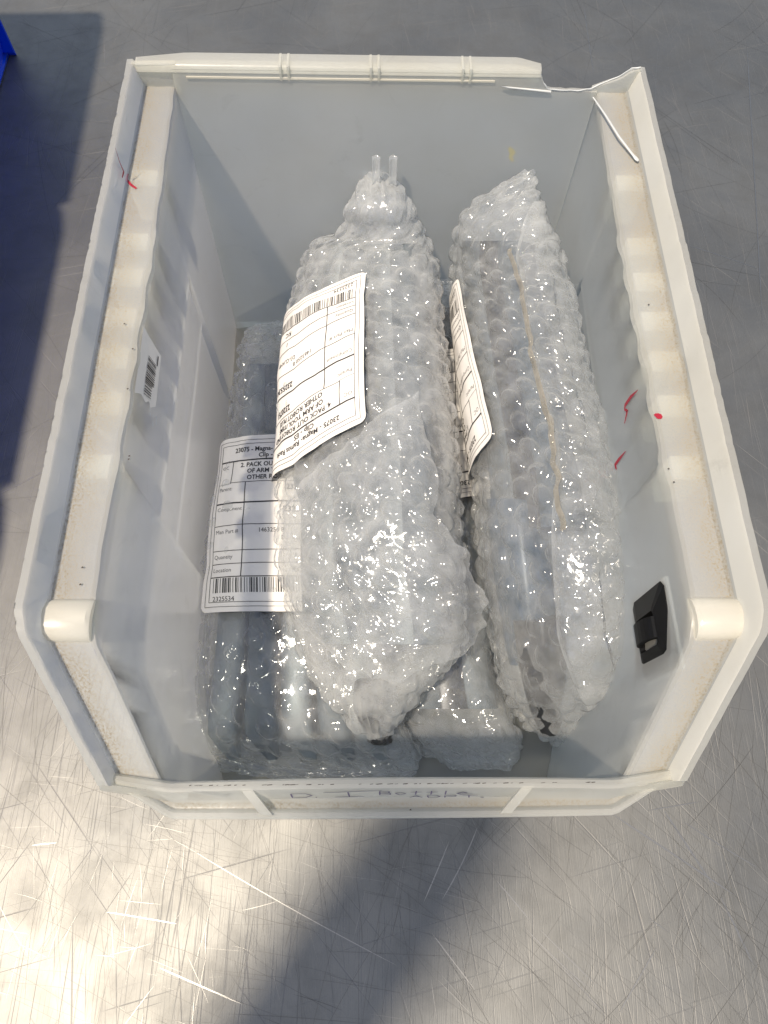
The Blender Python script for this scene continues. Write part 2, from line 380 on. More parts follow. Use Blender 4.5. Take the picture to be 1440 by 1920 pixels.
def make_bin(name, label, origin,  m_main, m_thick, broken=False, marks=False):
    root = thing(name, label, 'storage bin', origin); m_skin = M_SKIN if m_main is M_BIN else m_main
    ys = np.unique(np.concatenate([np.linspace(9, 44, 12), np.linspace(44, 52, 5), np.linspace(52, 98, 8), [101, 102.2, 103, 104.5], np.linspace(106, 216, 56), [217, 218.5, 221], np.linspace(226, 279, 8)]))
    for sgn in (-1, 1):
        g = Geo(); A = []; B = []; T = []
        for y in ys:
            i_, o_, t_ = side_profile(y, sgn, broken)
            wv = .5 * noise(y * .11, sgn * 3.3, 0, 5) if broken else 0
            A.append([(sgn * (x + (wv if k > 2 and k < 8 else 0)), y, z) for k, (x, z) in enumerate(i_)]); B.append([(sgn * x, y, z) for x, z in o_]); T.append(t_)
        A = np.array(A); B = np.array(B); T = np.array(T)
        if broken:                                       # chipped, nibbled rim edge
            nb = noise(ys * .45, sgn * 2.0, 0, 9) * .25; A[:, 0, 2] += nb; B[:, 0, 2] += nb * 1.3
        f0 = len(g.f); g.slab(A, B, 0, T, skin=2); mcol = A.shape[1] - 1
        for i in range(len(ys) - 1):
            g.m[f0 + i * mcol] = g.m[f0 + i * mcol + 1] = 1; g.m[f0 + i * mcol + 4] = 3
        for yr in (226, 193, 176, 158, 141, 123, 100):   # stiffening ribs under the ledge
            w = 4.2; X = float(rimx(yr)) - 4.5; l = float(ledx(yr)) + 3.6
            g.box(min(sgn * l, sgn * X), max(sgn * l, sgn * X), yr - w, yr + w, 128, 144.4, 1)
        # rounded stop lug at the front end of the ledge
        P = []
        for a in np.linspace(0, np.pi, 9):
            yy = 51 - 6.2 * np.cos(a); zz = 144.5 + 4.8 * np.sin(a) ** .8
            P.append([(sgn * x, yy, zz) for x in (84.6, 85.6, 96.8, 98.6)])
        P = np.array(P); P[:, 0, 2] -= .8
        Q = P.copy(); Q[:, :, 2] = 144.3
        g.slab(P, Q, 1)
        o = g.build('side_wall', [m_main, m_thick, m_skin, M_THIN if m_main is M_BIN else m_main], root); autosmooth(o, 38)
    # back wall with the flange along its top
    g = Geo()
    xs = np.unique(np.concatenate([np.linspace(-87.5, 60, 34), [62, 63.0, 63.6, 64.2, 65, 66.5], np.linspace(68, 87.5, 10)]))
    def top(x):
        if not broken: return 154.5
        return float(np.interp(x, [-90, 62.6, 64.0, 65.2, 67, 75, 84, 88], [154.5, 154.5, 151, 149.2, 147.7, 147.4, 147.2, 147.6]))
    zs = np.array([0, .03, .12, .3, .5, .7, .85, .93, .98, 1.0])
    A = []; B = []
    for x in xs:
        H = top(x) + (.35 * float(noise(x * .9, 2.2, 0, 3)) if broken and x > 62 else 0)
        rowa = []; rowb = []
        for q in zs:
            z = 3 + (H - 3) * q; yb = 272.5 + 3.2 * z / 156 + (0 if z > 12 else -(12 - z) * .25)
            if abs(x) > 80: yb -= (abs(x) - 80) * .25 * (1 - q)
            rowa.append((x, yb, z)); rowb.append((x, yb + 2.2, z))
        A.append(rowa); B.append(rowb)
    g.slab(np.array(A), np.array(B), 0, skin=2)
    xe = 62.4 if broken else 101
    # flange: out, then a small down-turned edge
    fx = np.concatenate([np.linspace(-101.5, -84, 6), np.linspace(-82.5, xe - 10, 30), np.linspace(xe - 8, xe, 5)])
    A = []; B = []
    for x in fx:
        k = max(0, 1 - (x + 101.5) / 20) ; yo = 284.2 - 3.4 * k
        if broken and x > xe - 9: yo -= (x - xe + 9) * .42
        A.append([(x, 275.4, 153.2), (x, 275.9, 155.0), (x, 276.6, 155.7), (x, 277.6, 156.0), (x, yo - .8, 156.2), (x, yo, 155.6), (x, yo, 149)])
        B.append([(x, 277.2, 153.2), (x, 277.3, 153.8), (x, 277.6, 153.9), (x, 278, 154.0), (x, yo - 2.2, 154.2), (x, yo - 2.0, 153.6), (x, yo - 1.7, 149)])
    g.slab(np.array(A), np.array(B), 0, np.array([[.05, .05, .05, .02, .02, .05, 0]] * len(fx)))
    for xr in (-42, -5.4, 32):                           # pairs of tiny webs across the flange
        for dx in (-1.6, 1.6):
            if xr + dx < xe: g.box(xr + dx - .45, xr + dx + .45, 275.0, 283.6, 150.5, 156.35, 0)
    g.slab(np.array([[(x, 275.15 - .02 * z_, 151 + z_) for z_ in (0, .7)] for x in np.linspace(-82, 44, 20)]), np.array([[(x, 275.6, 151 + z_) for z_ in (0, .7)] for x in np.linspace(-82, 44, 20)]), 1)
    # corner pieces of the upper back, beside the ledge
    for sgn in (-1, 1):
        hx = np.linspace(85.5, 103, 9); A = []; B = []
        for x in hx:
            H = 156.0
            if broken and sgn > 0: H = float(np.interp(x, [85, 90, 96, 99.5, 103], [147.8, 150.2, 152.6, 155.8, 156.6]))
            A.append([(sgn * x, 276.4 - (x - 85) * .03, z) for z in np.linspace(143.6, H, 5)]); B.append([(sgn * x, 278.6 - (x - 85) * .03, z) for z in np.linspace(143.6, H, 5)])
        g.slab(np.array(A), np.array(B), 0, np.tile([.5, .2, .05, .05, .05], (9, 1)))
    autosmooth(g.build('back_wall', [m_main, m_thick, m_skin], root), 38)
    # floor
    g = Geo(); xs = np.linspace(-88, 88, 12); yy = np.linspace(8, 274, 14)
    A = np.array([[(x, y, 3.2) for x in xs] for y in yy]); B = A.copy(); B[..., 2] = .6
    g.slab(A, B, 0, skin=2, att=np.array([[.62 * math.exp(-((y - 8) / 16) ** 2) + .45 * math.exp(-((88 - abs(x)) / 7) ** 2) for x in xs] for y in yy]))
    g.build('floor_panel', [m_main, m_thick, m_skin], root)
    # front lip
    g = Geo()
    prof_in = [(13.0, 3.2, 0), (11.6, 60, 0), (10.6, 104, 0), (10.2, 112.2, 0), (9.6, 113.6, .1), (8.4, 114.0, .1), (7.2, 113.4, .12), (6.8, 112, .1), (4.8, 107.8, .25), (4.3, 107.2, .8), (3.0, 107.0, .75), (2.5, 107.4, .4), (2.1, 108.8, .1), (1.7, 109.2, .05), (.6, 109.3, .05), (0, 108.8, .05)]
    prof_out = [(10.6, 1, 0), (9.4, 60, 0), (8.4, 101, 0), (8.2, 110.0, 0), (8.0, 111.4, 0), (8.0, 111.5, 0), (8.0, 111, 0), (7.4, 110, 0), (6.4, 106.4, 0), (5.0, 105.2, 0), (3.0, 105.0, 0), (1.2, 105.2, 0), (.7, 105.4, 0), (.5, 105.6, 0), (.3, 105.6, 0), (-.1, 105.6, 0)]
    xs = np.concatenate([np.linspace(-87, -68, 8), np.linspace(-66, 66, 40), np.linspace(68, 87, 8)]); A = []; B = []; T = []
    for x in xs:
        k = max(0, (abs(x) - 67) / 20.0)                 # ends sweep up to the sides
        bow = 1.3 * (1 - (x / 67) ** 2) if abs(x) < 67 else 0
        dy = lambda q: (10.0 * k if q < 8 else 2.0 * k)
        zz = 2.0 * k
        A.append([(x, y + (11.5 * k if i > 8 else 3.0 * k) - bow * (.25 if i > 8 else -.6), z + (zz + 3.8 * k * (1 if i > 6 else 0)) * (z > 90)) for i, (y, z, t) in enumerate(prof_in)])
        B.append([(x, y + (11.5 * k if i > 8 else 3.0 * k) - bow * (.25 if i > 8 else -.6), z + (zz + 3.8 * k * (1 if i > 6 else 0)) * (z > 90)) for i, (y, z, t) in enumerate(prof_out)])
        T.append([t for _, _, t in prof_in])
    g.slab(np.array(A), np.array(B), 0, np.array(T), skin=2)
    for xa, xb in ((-44.5, -38.0), (40.5, 33.5)):        # slanting webs across the label channel
        P = np.array([[(xa + (xb - xa) * t + w, 8.2 - 7.4 * t, z - 2.5 * t) for w in (-1.7, 1.7)] for z in (106.5, 113.2) for t in (0, .5, 1)]).reshape(2, 3, 2, 3)
        V = P.reshape(-1, 3); idx = lambda a, b, c: a * 6 + b * 2 + c
        fs = []
        for b in range(2):
            fs += [(idx(1, b, 0), idx(1, b, 1), idx(1, b + 1, 1), idx(1, b + 1, 0)), (idx(0, b, 0), idx(1, b, 0), idx(1, b + 1, 0), idx(0, b + 1, 0)), (idx(0, b, 1), idx(0, b + 1, 1), idx(1, b + 1, 1), idx(1, b, 1))]
        fs += [(idx(0, 0, 0), idx(0, 0, 1), idx(1, 0, 1), idx(1, 0, 0)), (idx(0, 2, 0), idx(1, 2, 0), idx(1, 2, 1), idx(0, 2, 1))]
        g.add(V, fs, 0)
    autosmooth(g.build('front_lip', [m_main, m_thick, m_skin], root), 38)
    return root

BIN = make_bin('plastic_bin', 'milky white open plastic bin with a broken back right corner, holding the bubble wrapped packs', (0, 0, 0), M_BIN, M_BINTHICK, True, True)

# torn sliver and whitened tear edge at the broken corner
g = Geo()
pts = [at(1112, 182, z=147.2), at(1135, 215, z=149.2), at(1160, 255, z=149.6), at(1185, 288, z=148.6), at(1197, 302, z=148)]
g.tube(np.array([np.interp(np.linspace(0, 4, 17), range(5), np.array(pts)[:, k]) for k in range(3)]).T, np.interp(np.linspace(0, 1, 17), [0, .1, .8, .92, 1], [.3, .4, .55, 1.0, .5]), 8, 0, True, .35)
g.build('torn_sliver', M_WHITE, BIN)
g = Geo()
e = [(61.9, 276.2, 155.2), (63, 275.9, 153), (64.2, 275.8, 150.6), (66.4, 275.6, 148.2), (72, 275.6, 147.9), (80, 275.6, 147.6), (85.5, 276.5, 148.3), (90, 277.2, 150.6), (96, 277.4, 153.2), (99.2, 277.2, 156.4), (102.5, 276.6, 157.0)]
e = np.array(e); q = np.linspace(0, len(e) - 1, 50)
e2 = np.array([np.interp(q, range(len(e)), e[:, k]) for k in range(3)]).T; e2[:, 2] += noise(q * 3.1, 0, 0, 4) * .25
g.tube(e2, .24 + .12 * noise(q * 2, 1, 0, 8), 6)
g.tube([(68, 275.2, 147.4), (50, 274.9, 149.2), (47, 274.9, 149.6)], [.5, .35, .1], 6)
g.build('torn_edge', M_WHITE, BIN)

def stroke(pts, w, gm, mt=0, up=(0, 0, 1)):
    """flat marker stroke lying on a surface with the given normal"""
    pts = np.asarray(pts, float); n = len(pts); q = np.linspace(0, n - 1, (n - 1) * 5 + 1)
    P = np.array([np.interp(q, range(n), pts[:, k]) for k in range(3)]).T
    T = np.gradient(P, axis=0); T /= np.linalg.norm(T, axis=1)[:, None] + 1e-9
    s = np.cross(T, np.array(up, float)); s /= np.linalg.norm(s, axis=1)[:, None] + 1e-9
    ww = np.interp(q, np.linspace(0, n - 1, len(w)), w)[:, None] / 2 if hasattr(w, '__len__') else w / 2
    gm.grid(np.stack([P - s * ww, P + s * ww], 1), mt)
wl_ = lambda u, v, z: at(u, v, z=z) + np.array([0, 0, .12])
for pl, w, up in ([[at(216, 277, x=-99.6), at(224, 303, x=-99.4), at(232, 322, x=-99.2), at(229, 333, x=-98.9)], [.15, .5, .9, .5], (1, 0, .25)],
                  [[wl_(240, 326, 147.3), wl_(237, 337, 147.3), wl_(246, 347, 147.0), wl_(256, 354, 146.9)], [.5, 1.0, 1.0, .8], (0, 0, 1)],
                  [[at(u, v, x=85.4) for u, v in [(1196, 731), (1182, 745), (1172, 760), (1171, 768), (1176, 770), (1171, 794)]], [.3, 1.5, 1.5, .8, 1.4, .6], (-1, 0, .05)],
                  [[at(u, v, x=85.4) for u, v in [(1173, 846), (1160, 862), (1153, 872), (1156, 880)]], [.3, 1.5, 1.5, .8], (-1, 0, .05)],
                  [[wl_(1228, 776, 146.4), wl_(1236, 781, 146.9), wl_(1241, 784, 146.9)], [1.4, 2.4, 1.0], (0, 0, 1)]):
    g = Geo(); stroke(pl, w, g, 0, up); g.build('red_pen_mark', M_RED, BIN)
g = Geo(); stroke([at(955, 276, y=275.2), at(961, 286, y=275.2), at(957, 294, y=275.2), at(962, 302, y=275.2)], [1.2, 2.6, 1.4, 1.2], g, 0, (0, -1, 0)); g.build('yellow_smear', M_YEL, BIN)

# faded handwriting along the lip
g = Geo()
def lipp(u, v):
    z = 112.0 - (v - 1481) * .15; p = at(u, 1490, z=z); p[1] = 6.8 - (112 - z) * .476 - .3 - 1.3 * (1 - (p[0] / 67) ** 2) * -.6; return p
def _old(u, v): p = at(u, v, y=5.9); p[1] = 5.9 + (p[2] - 105.2) * .176 - .15 - .8 * (1 - (p[0] / 67) ** 2) * -.3; return p
def hand(pl, w=.8, k_=.75): stroke([lipp(u, v) for u, v in pl], [w * .7 * k_, w * k_, w * k_, w * .6 * k_], g, 0, (0, -.98, .17))
GL = {'D': [[(0, 0), (.1, 1)], [(0, 0), (.7, .05), (1, .5), (.7, .95), (.1, 1)]], 'I': [[(0, .05), (1, -.25)], [(.42, 0), (.45, 1)], [(.2, 1.05), (.7, .95)]],
      'B': [[(0, 0), (0, 1)], [(0, 0), (.8, .1), (.8, .4), (0, .5), (.9, .6), (.9, .9), (0, 1)]], 'o': [[(.5, .35), (0, .6), (.4, 1), (.9, .7), (.5, .35)]],
      't': [[(.5, 0), (.4, 1)], [(0, .35), (1, .3)]], 'l': [[(.4, 0), (.3, 1)]], 'e': [[(0, .7), (.9, .6), (.5, .35), (0, .7), (.4, 1), (1.3, .8)]],
      'A': [[(0, 1), (.5, 0), (1, 1)], [(.2, .6), (.8, .6)]], 'P': [[(0, 0), (0, 1)], [(0, 0), (.9, .1), (.8, .5), (0, .55)]], 'T': [[(0, 0), (1.2, -.1)], [(.5, 0), (.5, 1)]], '.': [[(0, .9), (.3, 1)]]}
def letters(word, u, w, gap, v0, v1, pen):
    for ch in word:
        for st in GL[ch]: hand([(u + a * w, v0 + b * (v1 - v0)) for a, b in st], pen)
        u += w + gap
letters('D', 545, 40, 0, 1488, 1503, .75); letters('.', 592, 8, 0, 1488, 1503, .8); letters('I', 606, 110, 0, 1485, 1502, .75)
letters('Bottle', 712, 22, 7, 1483, 1497, .65); letters('ADPT.', 768, 24, 9, 1500, 1508, .55)
g.build('handwriting', M_PEN, BIN)
g = Geo()
for k in range(70):                                        # dark nicks along the rim edges
    sgn = R_.choice((-1, -1, 1)); y = R_.uniform(8, 275); Z = float(rimz(y)); X = float(rimx(y))
    stroke([(sgn * (X + .12), y, Z - .1), (sgn * (X + .06), y + R_.uniform(.8, 3.2), Z + .1)], R_.uniform(.15, .45), g, 0, (sgn, 0, .6))
for k in range(60):
    x = R_.uniform(-64, 64); stroke([(x, 9.0, 114.1), (x + R_.uniform(.4, 1.6), 9.1, 114.15)], R_.uniform(.1, .25), g)
for u, v in [(232, 608), (660 / 2.667, 655), (238, 730), (240, 862), (241, 856), (153, 1065), (149, 1097), (1005, 886), (1215, 572), (1252, 880), (768, 1520), (1262, 905)]:
    p = wl_(u, v, 147.3) if u < 260 or u > 1190 else at(u, v, z=108.6)
    if 260 < u < 1190 and v < 1400: continue
    stroke([p, p + np.array([.5, .3, 0])], .5, g)
g.build('edge_dirt', M_GRIME, BIN)['kind'] = 'stuff'

# black adhesive cable tie mount on the right wall
def mount():
    g = Geo(); X = 85.4
    c = at(1232, 1186, x=X); cy_, cz_ = c[1], c[2]
    a = 13.5                                             # half size; four sloped faces rising to a central saddle
    base = [(X, cy_ + dy, cz_ + dz) for dy, dz in ((-a + 2, -a), (a - 2, -a), (a, -a + 2), (a, a - 2), (a - 2, a), (-a + 2, a), (-a, a - 2), (-a, -a + 2))]
    r1 = [(X - 1.3, p[1], p[2]) for p in base]
    r2 = [(X - 3.2, cy_ + (p[1] - cy_) * .52, cz_ + (p[2] - cz_) * .62) for p in base]
    r3 = [(X - 3.6, cy_ + (p[1] - cy_) * .40, cz_ + (p[2] - cz_) * .55) for p in base]
    r4 = [(X - 1.6, cy_ + (p[1] - cy_) * .34, cz_ + (p[2] - cz_) * .42) for p in base]
    P = np.array([base, r1, r2, r3, r4]); g.grid(P, 0, wrap=True); n = g.n
    g.f.append(tuple(n - 8 + k for k in range(8))); g.m.append(0)
    # bridge with the slot under it
    th = np.linspace(0, np.pi, 13)
    A = np.array([[(X - 1.6 - 4.6 * np.sin(t) ** .8, cy_ + w, cz_ - 8.2 * np.cos(t)) for w in (-3.4, 3.4)] for t in th])
    B = np.array([[(X - 1.0 - 3.2 * np.sin(t) ** .8, cy_ + w, cz_ - 6.4 * np.cos(t)) for w in (-3.4, 3.4)] for t in th])
    g.slab(A, B)
    o = g.build('cable_tie_mount', M_BLACK, BIN, smooth=False)
    g = Geo(); g.box(X - .35, X + .5, cy_ - a - .8, cy_ + a + .8, cz_ - a - .8, cz_ + a + .8); g.build('foam_pad', M_WHITE, o, False)
    return o
mount()

# ---------------------------------------------------------------- writing
def text_mesh(body, size, bold=0.0):
    cu = bpy.data.curves.new('t', 'FONT'); cu.body = body; cu.size = size; cu.align_x = 'LEFT'; cu.offset = bold * size; cu.resolution_u = 2
    o = bpy.data.objects.new('t', cu); COL.objects.link(o)
    dg = bpy.context.evaluated_depsgraph_get(); ev = o.evaluated_get(dg); me = ev.to_mesh()
    V = np.array([v.co[:] for v in me.vertices]).reshape(-1, 3); Fs = [tuple(p.vertices) for p in me.polygons]
    ev.to_mesh_clear(); bpy.data.objects.remove(o); bpy.data.curves.remove(cu)
    return V, Fs
LW, LH = 62.0, 86.0
def label_art(num):
    """shapes in label millimetres: x right, y down from the top edge; (verts2d, faces, ink)"""
    out = []
    def line(x0, y0, x1, y1, w, ink=1):
        n = max(2, int(max(abs(x1 - x0), abs(y1 - y0)) / 1.2) + 1); t = np.linspace(0, 1, n)
        x = x0 + (x1 - x0) * t; y = y0 + (y1 - y0) * t
        if abs(x1 - x0) > abs(y1 - y0): a = np.stack([x, y - w / 2], -1); b = np.stack([x, y + w / 2], -1)
        else: a = np.stack([x - w / 2, y], -1); b = np.stack([x + w / 2, y], -1)
        V = np.concatenate([a, b]); out.append((V, [(i, i + 1, n + i + 1, n + i) for i in range(n - 1)], ink))
    def txt(s, x, y, size, bold=.018, center=False, ink=1, sx=1.0):
        V, Fs = text_mesh(s, size, bold)
        if len(V) == 0: return
        V = V[:, :2] * np.array([sx, 1]); w = V[:, 0].max()
        if center: x = x - w / 2
        out.append((np.stack([V[:, 0] + x, y - V[:, 1]], -1), Fs, ink))
    for i_, w in ((2.3, .22), (4.3, .25)):
        line(i_, i_, LW - i_, i_, w); line(i_, LH - i_, LW - i_, LH - i_, w); line(i_, i_, i_, LH - i_, w); line(LW - i_, i_, LW - i_, LH - i_, w)
    a, b = 4.3, LW - 4.3
    txt('23075 - Magna- Ramos Rack', LW / 2, 8.4, 3.3, .022, True); txt('Clip - ES', LW / 2, 11.8, 3.3, .022, True)
    line(a, 13.0, b, 13.0, .7)
    line(11.5, 13, 11.5, 25, .35); txt('OC', 5.3, 17, 2.6, 0, ink=2)
    mid = LW / 2 + 4
    txt(num + '. PACK OUT ROBOT END', mid, 16.6, 3.2, .022, True); txt('OF ARM TOOL ITEMS', mid, 20.0, 3.2, .022, True); txt('OTHER ROBOT PLUS', mid, 23.4, 3.2, .022, True)
    line(a, 25, 11.5, 25, .2, 2); line(11.5, 24.6, b, 24.6, .28)
    line(19.5, 24.6, 19.5, 70.5, .42)
    txt('Parent:', 5.2, 28.6, 2.7, 0, ink=2); txt('2320751', 40, 28.8, 3.7, .03)
    line(a, 35.0, b, 35.0, .7); txt('Component', 5.2, 38.8, 2.7, 0, ink=2); txt('2325534', 39, 40.2, 3.9, .03)
    line(a, 46.2, b, 46.2, .32); txt('Man Part #', 5.2, 50, 2.7, 0, ink=2); txt('1463250 B', 27, 50, 2.9, 0); txt('D3-CLAMP', 38, 53.6, 2.9, 0)
    line(a, 58.2, b, 58.2, .32); txt('Quantity', 5.2, 62, 2.7, 0, ink=2); txt('1', 44, 62.4, 3.2, .02)
    line(a, 64.4, b, 64.4, .32); txt('Location', 5.2, 68.2, 2.7, 0, ink=2); txt('KC', 43, 68.6, 3.4, .02)
    line(a, 70.5, b, 70.5, .42)
    r = random.Random(3); x = 6.0
    while x < b - 2:
        w = r.choice([.25, .25, .32, .32, .7]); line(x + w / 2, 71, x + w / 2, 77.6, w); x += w + r.choice([.35, .5, .9])
    txt('2325534', 6, 81.3, 3.0, 0, ink=1)
    return out
ART = {n: label_art(n) for n in ('2', '4', '1', '3')}

# ---------------------------------------------------------------- bubble wrapped packs
class Pack:
    def __init__(self, rows, p=2.3, N=420, roll=0):
        """rows: (v, uL, zL, uR, zR, top, bottom); the two side lines of the pack at known heights"""
        L = np.array([at(r[1], r[0], z=r[2]) for r in rows]); Rr = np.array([at(r[3], r[0], z=r[4]) for r in rows])
        tb = np.array([(r[5], r[6]) for r in rows], float)
        c = (L + Rr) / 2; d = np.r_[0, np.cumsum(np.linalg.norm(np.diff(c, axis=0), axis=1))]
        q = np.linspace(0, d[-1], N)
        def rs(X):
            Y = np.stack([np.interp(q, d, X[:, k]) for k in range(X.shape[1])], -1)
            K = 9; ker = np.hanning(2 * K + 1); ker /= ker.sum()
            return np.stack([np.convolve(np.pad(Y[:, k], K, mode='edge'), ker, 'valid') for k in range(Y.shape[1])], -1)
        self.c = rs(c); self.a = rs((Rr - L) / 2); self.tb = rs(tb); self.N = N; self.len = d[-1]; self.s = q; self.p = p
        T = np.gradient(self.c, axis=0); K = 25; T = np.stack([np.convolve(np.pad(T[:, k], K, mode='edge'), np.ones(2 * K + 1) / (2 * K + 1), 'valid') for k in range(3)], -1)
        n = np.cross(self.a, T); n /= np.linalg.norm(n, axis=1)[:, None]
        n *= np.sign(n[:, 2])[:, None]; self.n = n
        th = np.linspace(np.pi / 2 + np.pi, np.pi / 2 - np.pi, 721)   # left side first; middle of the array = top
        cx = np.sign(np.cos(th)) * np.abs(np.cos(th)) ** (2 / p); sy = np.sign(np.sin(th)) * np.abs(np.sin(th)) ** (2 / p)
        h = np.where(sy > 0, self.tb[:, 0:1], self.tb[:, 1:2]) * sy
        self.P = self.c[:, None] + self.a[:, None] * cx[None, :, None] + self.n[:, None] * h[..., None]
        seg = np.linalg.norm(np.diff(self.P, axis=1), axis=2); A = np.c_[np.zeros(N), np.cumsum(seg, 1)]
        self.arc = A - A[:, 360:361]                    # signed arc length from the top line
    def ev(self, s, t):
        """points on the smooth surface at length s and signed arc t (1-d arrays)"""
        s = np.clip(np.asarray(s, float), 0, self.len - 1e-6); f = s / self.len * (self.N - 1); i = np.floor(f).astype(int); w = (f - i)[:, None]
        out = np.empty((len(s), 3)); t = np.asarray(t, float)
        for k in np.unique(i):
            m = i == k; q = []
            for kk in (k, min(k + 1, self.N - 1)):
                tt = np.clip(t[m], self.arc[kk, 0], self.arc[kk, -1])
                q.append(np.stack([np.interp(tt, self.arc[kk], self.P[kk, :, c]) for c in range(3)], -1))
            out[m] = q[0] * (1 - w[m]) + q[1] * w[m]
        return out
    def evn(self, s, t, off):
        P = self.ev(s, t); e = .8
        ds = self.ev(np.asarray(s) + e, t) - self.ev(np.asarray(s) - e, t); dt = self.ev(s, np.asarray(t) + e) - self.ev(s, np.asarray(t) - e)
        n = np.cross(dt, ds); n /= np.linalg.norm(n, axis=1)[:, None] + 1e-9
        up = self.P[self.N // 2, 360] - self.c[self.N // 2]
        mid = P - self.c[np.clip((np.asarray(s) / self.len * (self.N - 1)).astype(int), 0, self.N - 1)]
        sg = np.sign((n * mid).sum(1)); sg[sg == 0] = 1
        return P + n * sg[:, None] * np.asarray(off)[:, None]
    def find(self, u, v):
        """(s, t) of the visible surface point under an image position"""
        U, V = project(self.P); d = (U - u) ** 2 + (V - v) ** 2
        sub = d[:, 180:541]; k = np.unravel_index(np.argmin(sub), sub.shape)
        return self.s[k[0]], self.arc[k[0], k[1] + 180]

PITCH = 11.2
def bubbles(s, t, seed, R=4.8, h=1.95, rot=0.0):
    """height field of the bubble sheet: hexagonal rows of domes, some of them slack"""
    a, b = s * math.cos(rot) + t * math.sin(rot), -s * math.sin(rot) + t * math.cos(rot)
    a = a + noise(a / 9, b / 9, 1, seed + 70) * .5; b = b + noise(a / 9, b / 9, 5, seed + 71) * .5; wx = noise(a / 30, b / 30, 0, seed + 50) * 1.5; wy = noise(a / 30, b / 30, 7, seed + 60) * 1.5
    a = a + wx; b = b + wy
    ry = PITCH * .866; out = np.zeros_like(a); base = np.round(b / ry)
    for dk in (-1, 0, 1):
        k = base + dk; off = np.where(np.mod(k, 2) == 0, 0, PITCH / 2)
        c = np.round((a - off) / PITCH); cx = c * PITCH + off; cyy = k * ry
        ex = (hash3(c.astype(np.int64), k.astype(np.int64), np.zeros_like(c, dtype=np.int64), seed))
        ox = (hash3(c.astype(np.int64), k.astype(np.int64), np.ones_like(c, dtype=np.int64), seed) - .5)
        r = np.hypot(a - cx - ox * .4, b - cyy) / (R * (1 - .06 * ex))
        full = np.where(ex < .18, .35 + ex, .75 + .25 * ex)
        dome = np.clip(1 - r ** 2.6, 0, 1) ** .62 * h * full
        dent = np.where(ex < .6, noise(a * .5, b * .5, ex * 9, seed + 3) * 1.0, noise(a * .3, b * .3, ex * 9, seed + 4) * .4)
        out = np.maximum(out, dome * (1 + .55 * dent))
    return out

def wrap_mesh(pk, seed, ns, nt_, rot=0.0, crin=1.0, ends=(22, 22), bub=1.0):
    g = Geo(); f = np.linspace(0, pk.N - 1, ns); si = np.linspace(0, pk.len, ns)
    P = np.empty((ns, nt_, 3)); Tm = np.empty((ns, nt_))
    for r in range(ns):
        k = int(round(f[r])); A = pk.arc[k]; t = np.linspace(A[0], A[-1], nt_, endpoint=False); Tm[r] = t
        for c in range(3): P[r, :, c] = np.interp(t, A, pk.P[k, :, c])
    Sm = np.repeat(si[:, None], nt_, 1)
    # normals of the smooth body
    dS = np.gradient(P, axis=0); dT = np.roll(P, -1, 1) - np.roll(P, 1, 1)
    n = np.cross(dT, dS); n /= np.linalg.norm(n, axis=2)[..., None] + 1e-9
    mid = P - P.mean(1, keepdims=True); sg = np.sign((n * mid).sum(2)); n *= sg[..., None]
    e = np.clip(np.minimum(Sm / ends[0], (pk.len - Sm) / ends[1]), 0, 1)   # 0 at the gathered ends
    hb = bubbles(Sm, Tm, seed, rot=rot) * bub
    lump = noise(Sm / 26, Tm / 22, 0, seed) * 2.0 + noise(Sm / 11, Tm / 10, 0, seed + 1) * .8
    cr = (ridged(Sm / 9, Tm / 4.2, seed + 2) ** 2 * 1.0 + ridged(Sm / 3.0, Tm / 3.2, seed + 5) * .7) * crin
    end = (ridged(Sm / 7, Tm / 2.6, seed + 7) * 1.1 + noise(Sm / 3.0, Tm / 3.2, 0, seed + 8) * .7) * (1 - e) * crin
    h = hb * 1.15 * (.6 + .4 * e) + lump * (.2 + .32 * e) + cr * (.12 + .3 * np.clip(noise(Sm / 40, Tm / 30, 0, seed + 20) + .2, 0, 1)) + end
    O = P + n * h[..., None]
    g.grid(O, 0, (1 - e) * .45, wrap=True)
    # flat backing film just inside
    st = 2; I = P + n * (-1.6 + lump * .8 + noise(Sm / 5, Tm / 5, 3, seed + 9) * .5)[..., None]
    g.grid(I[::st, ::st], 1, None, wrap=True)
    return g

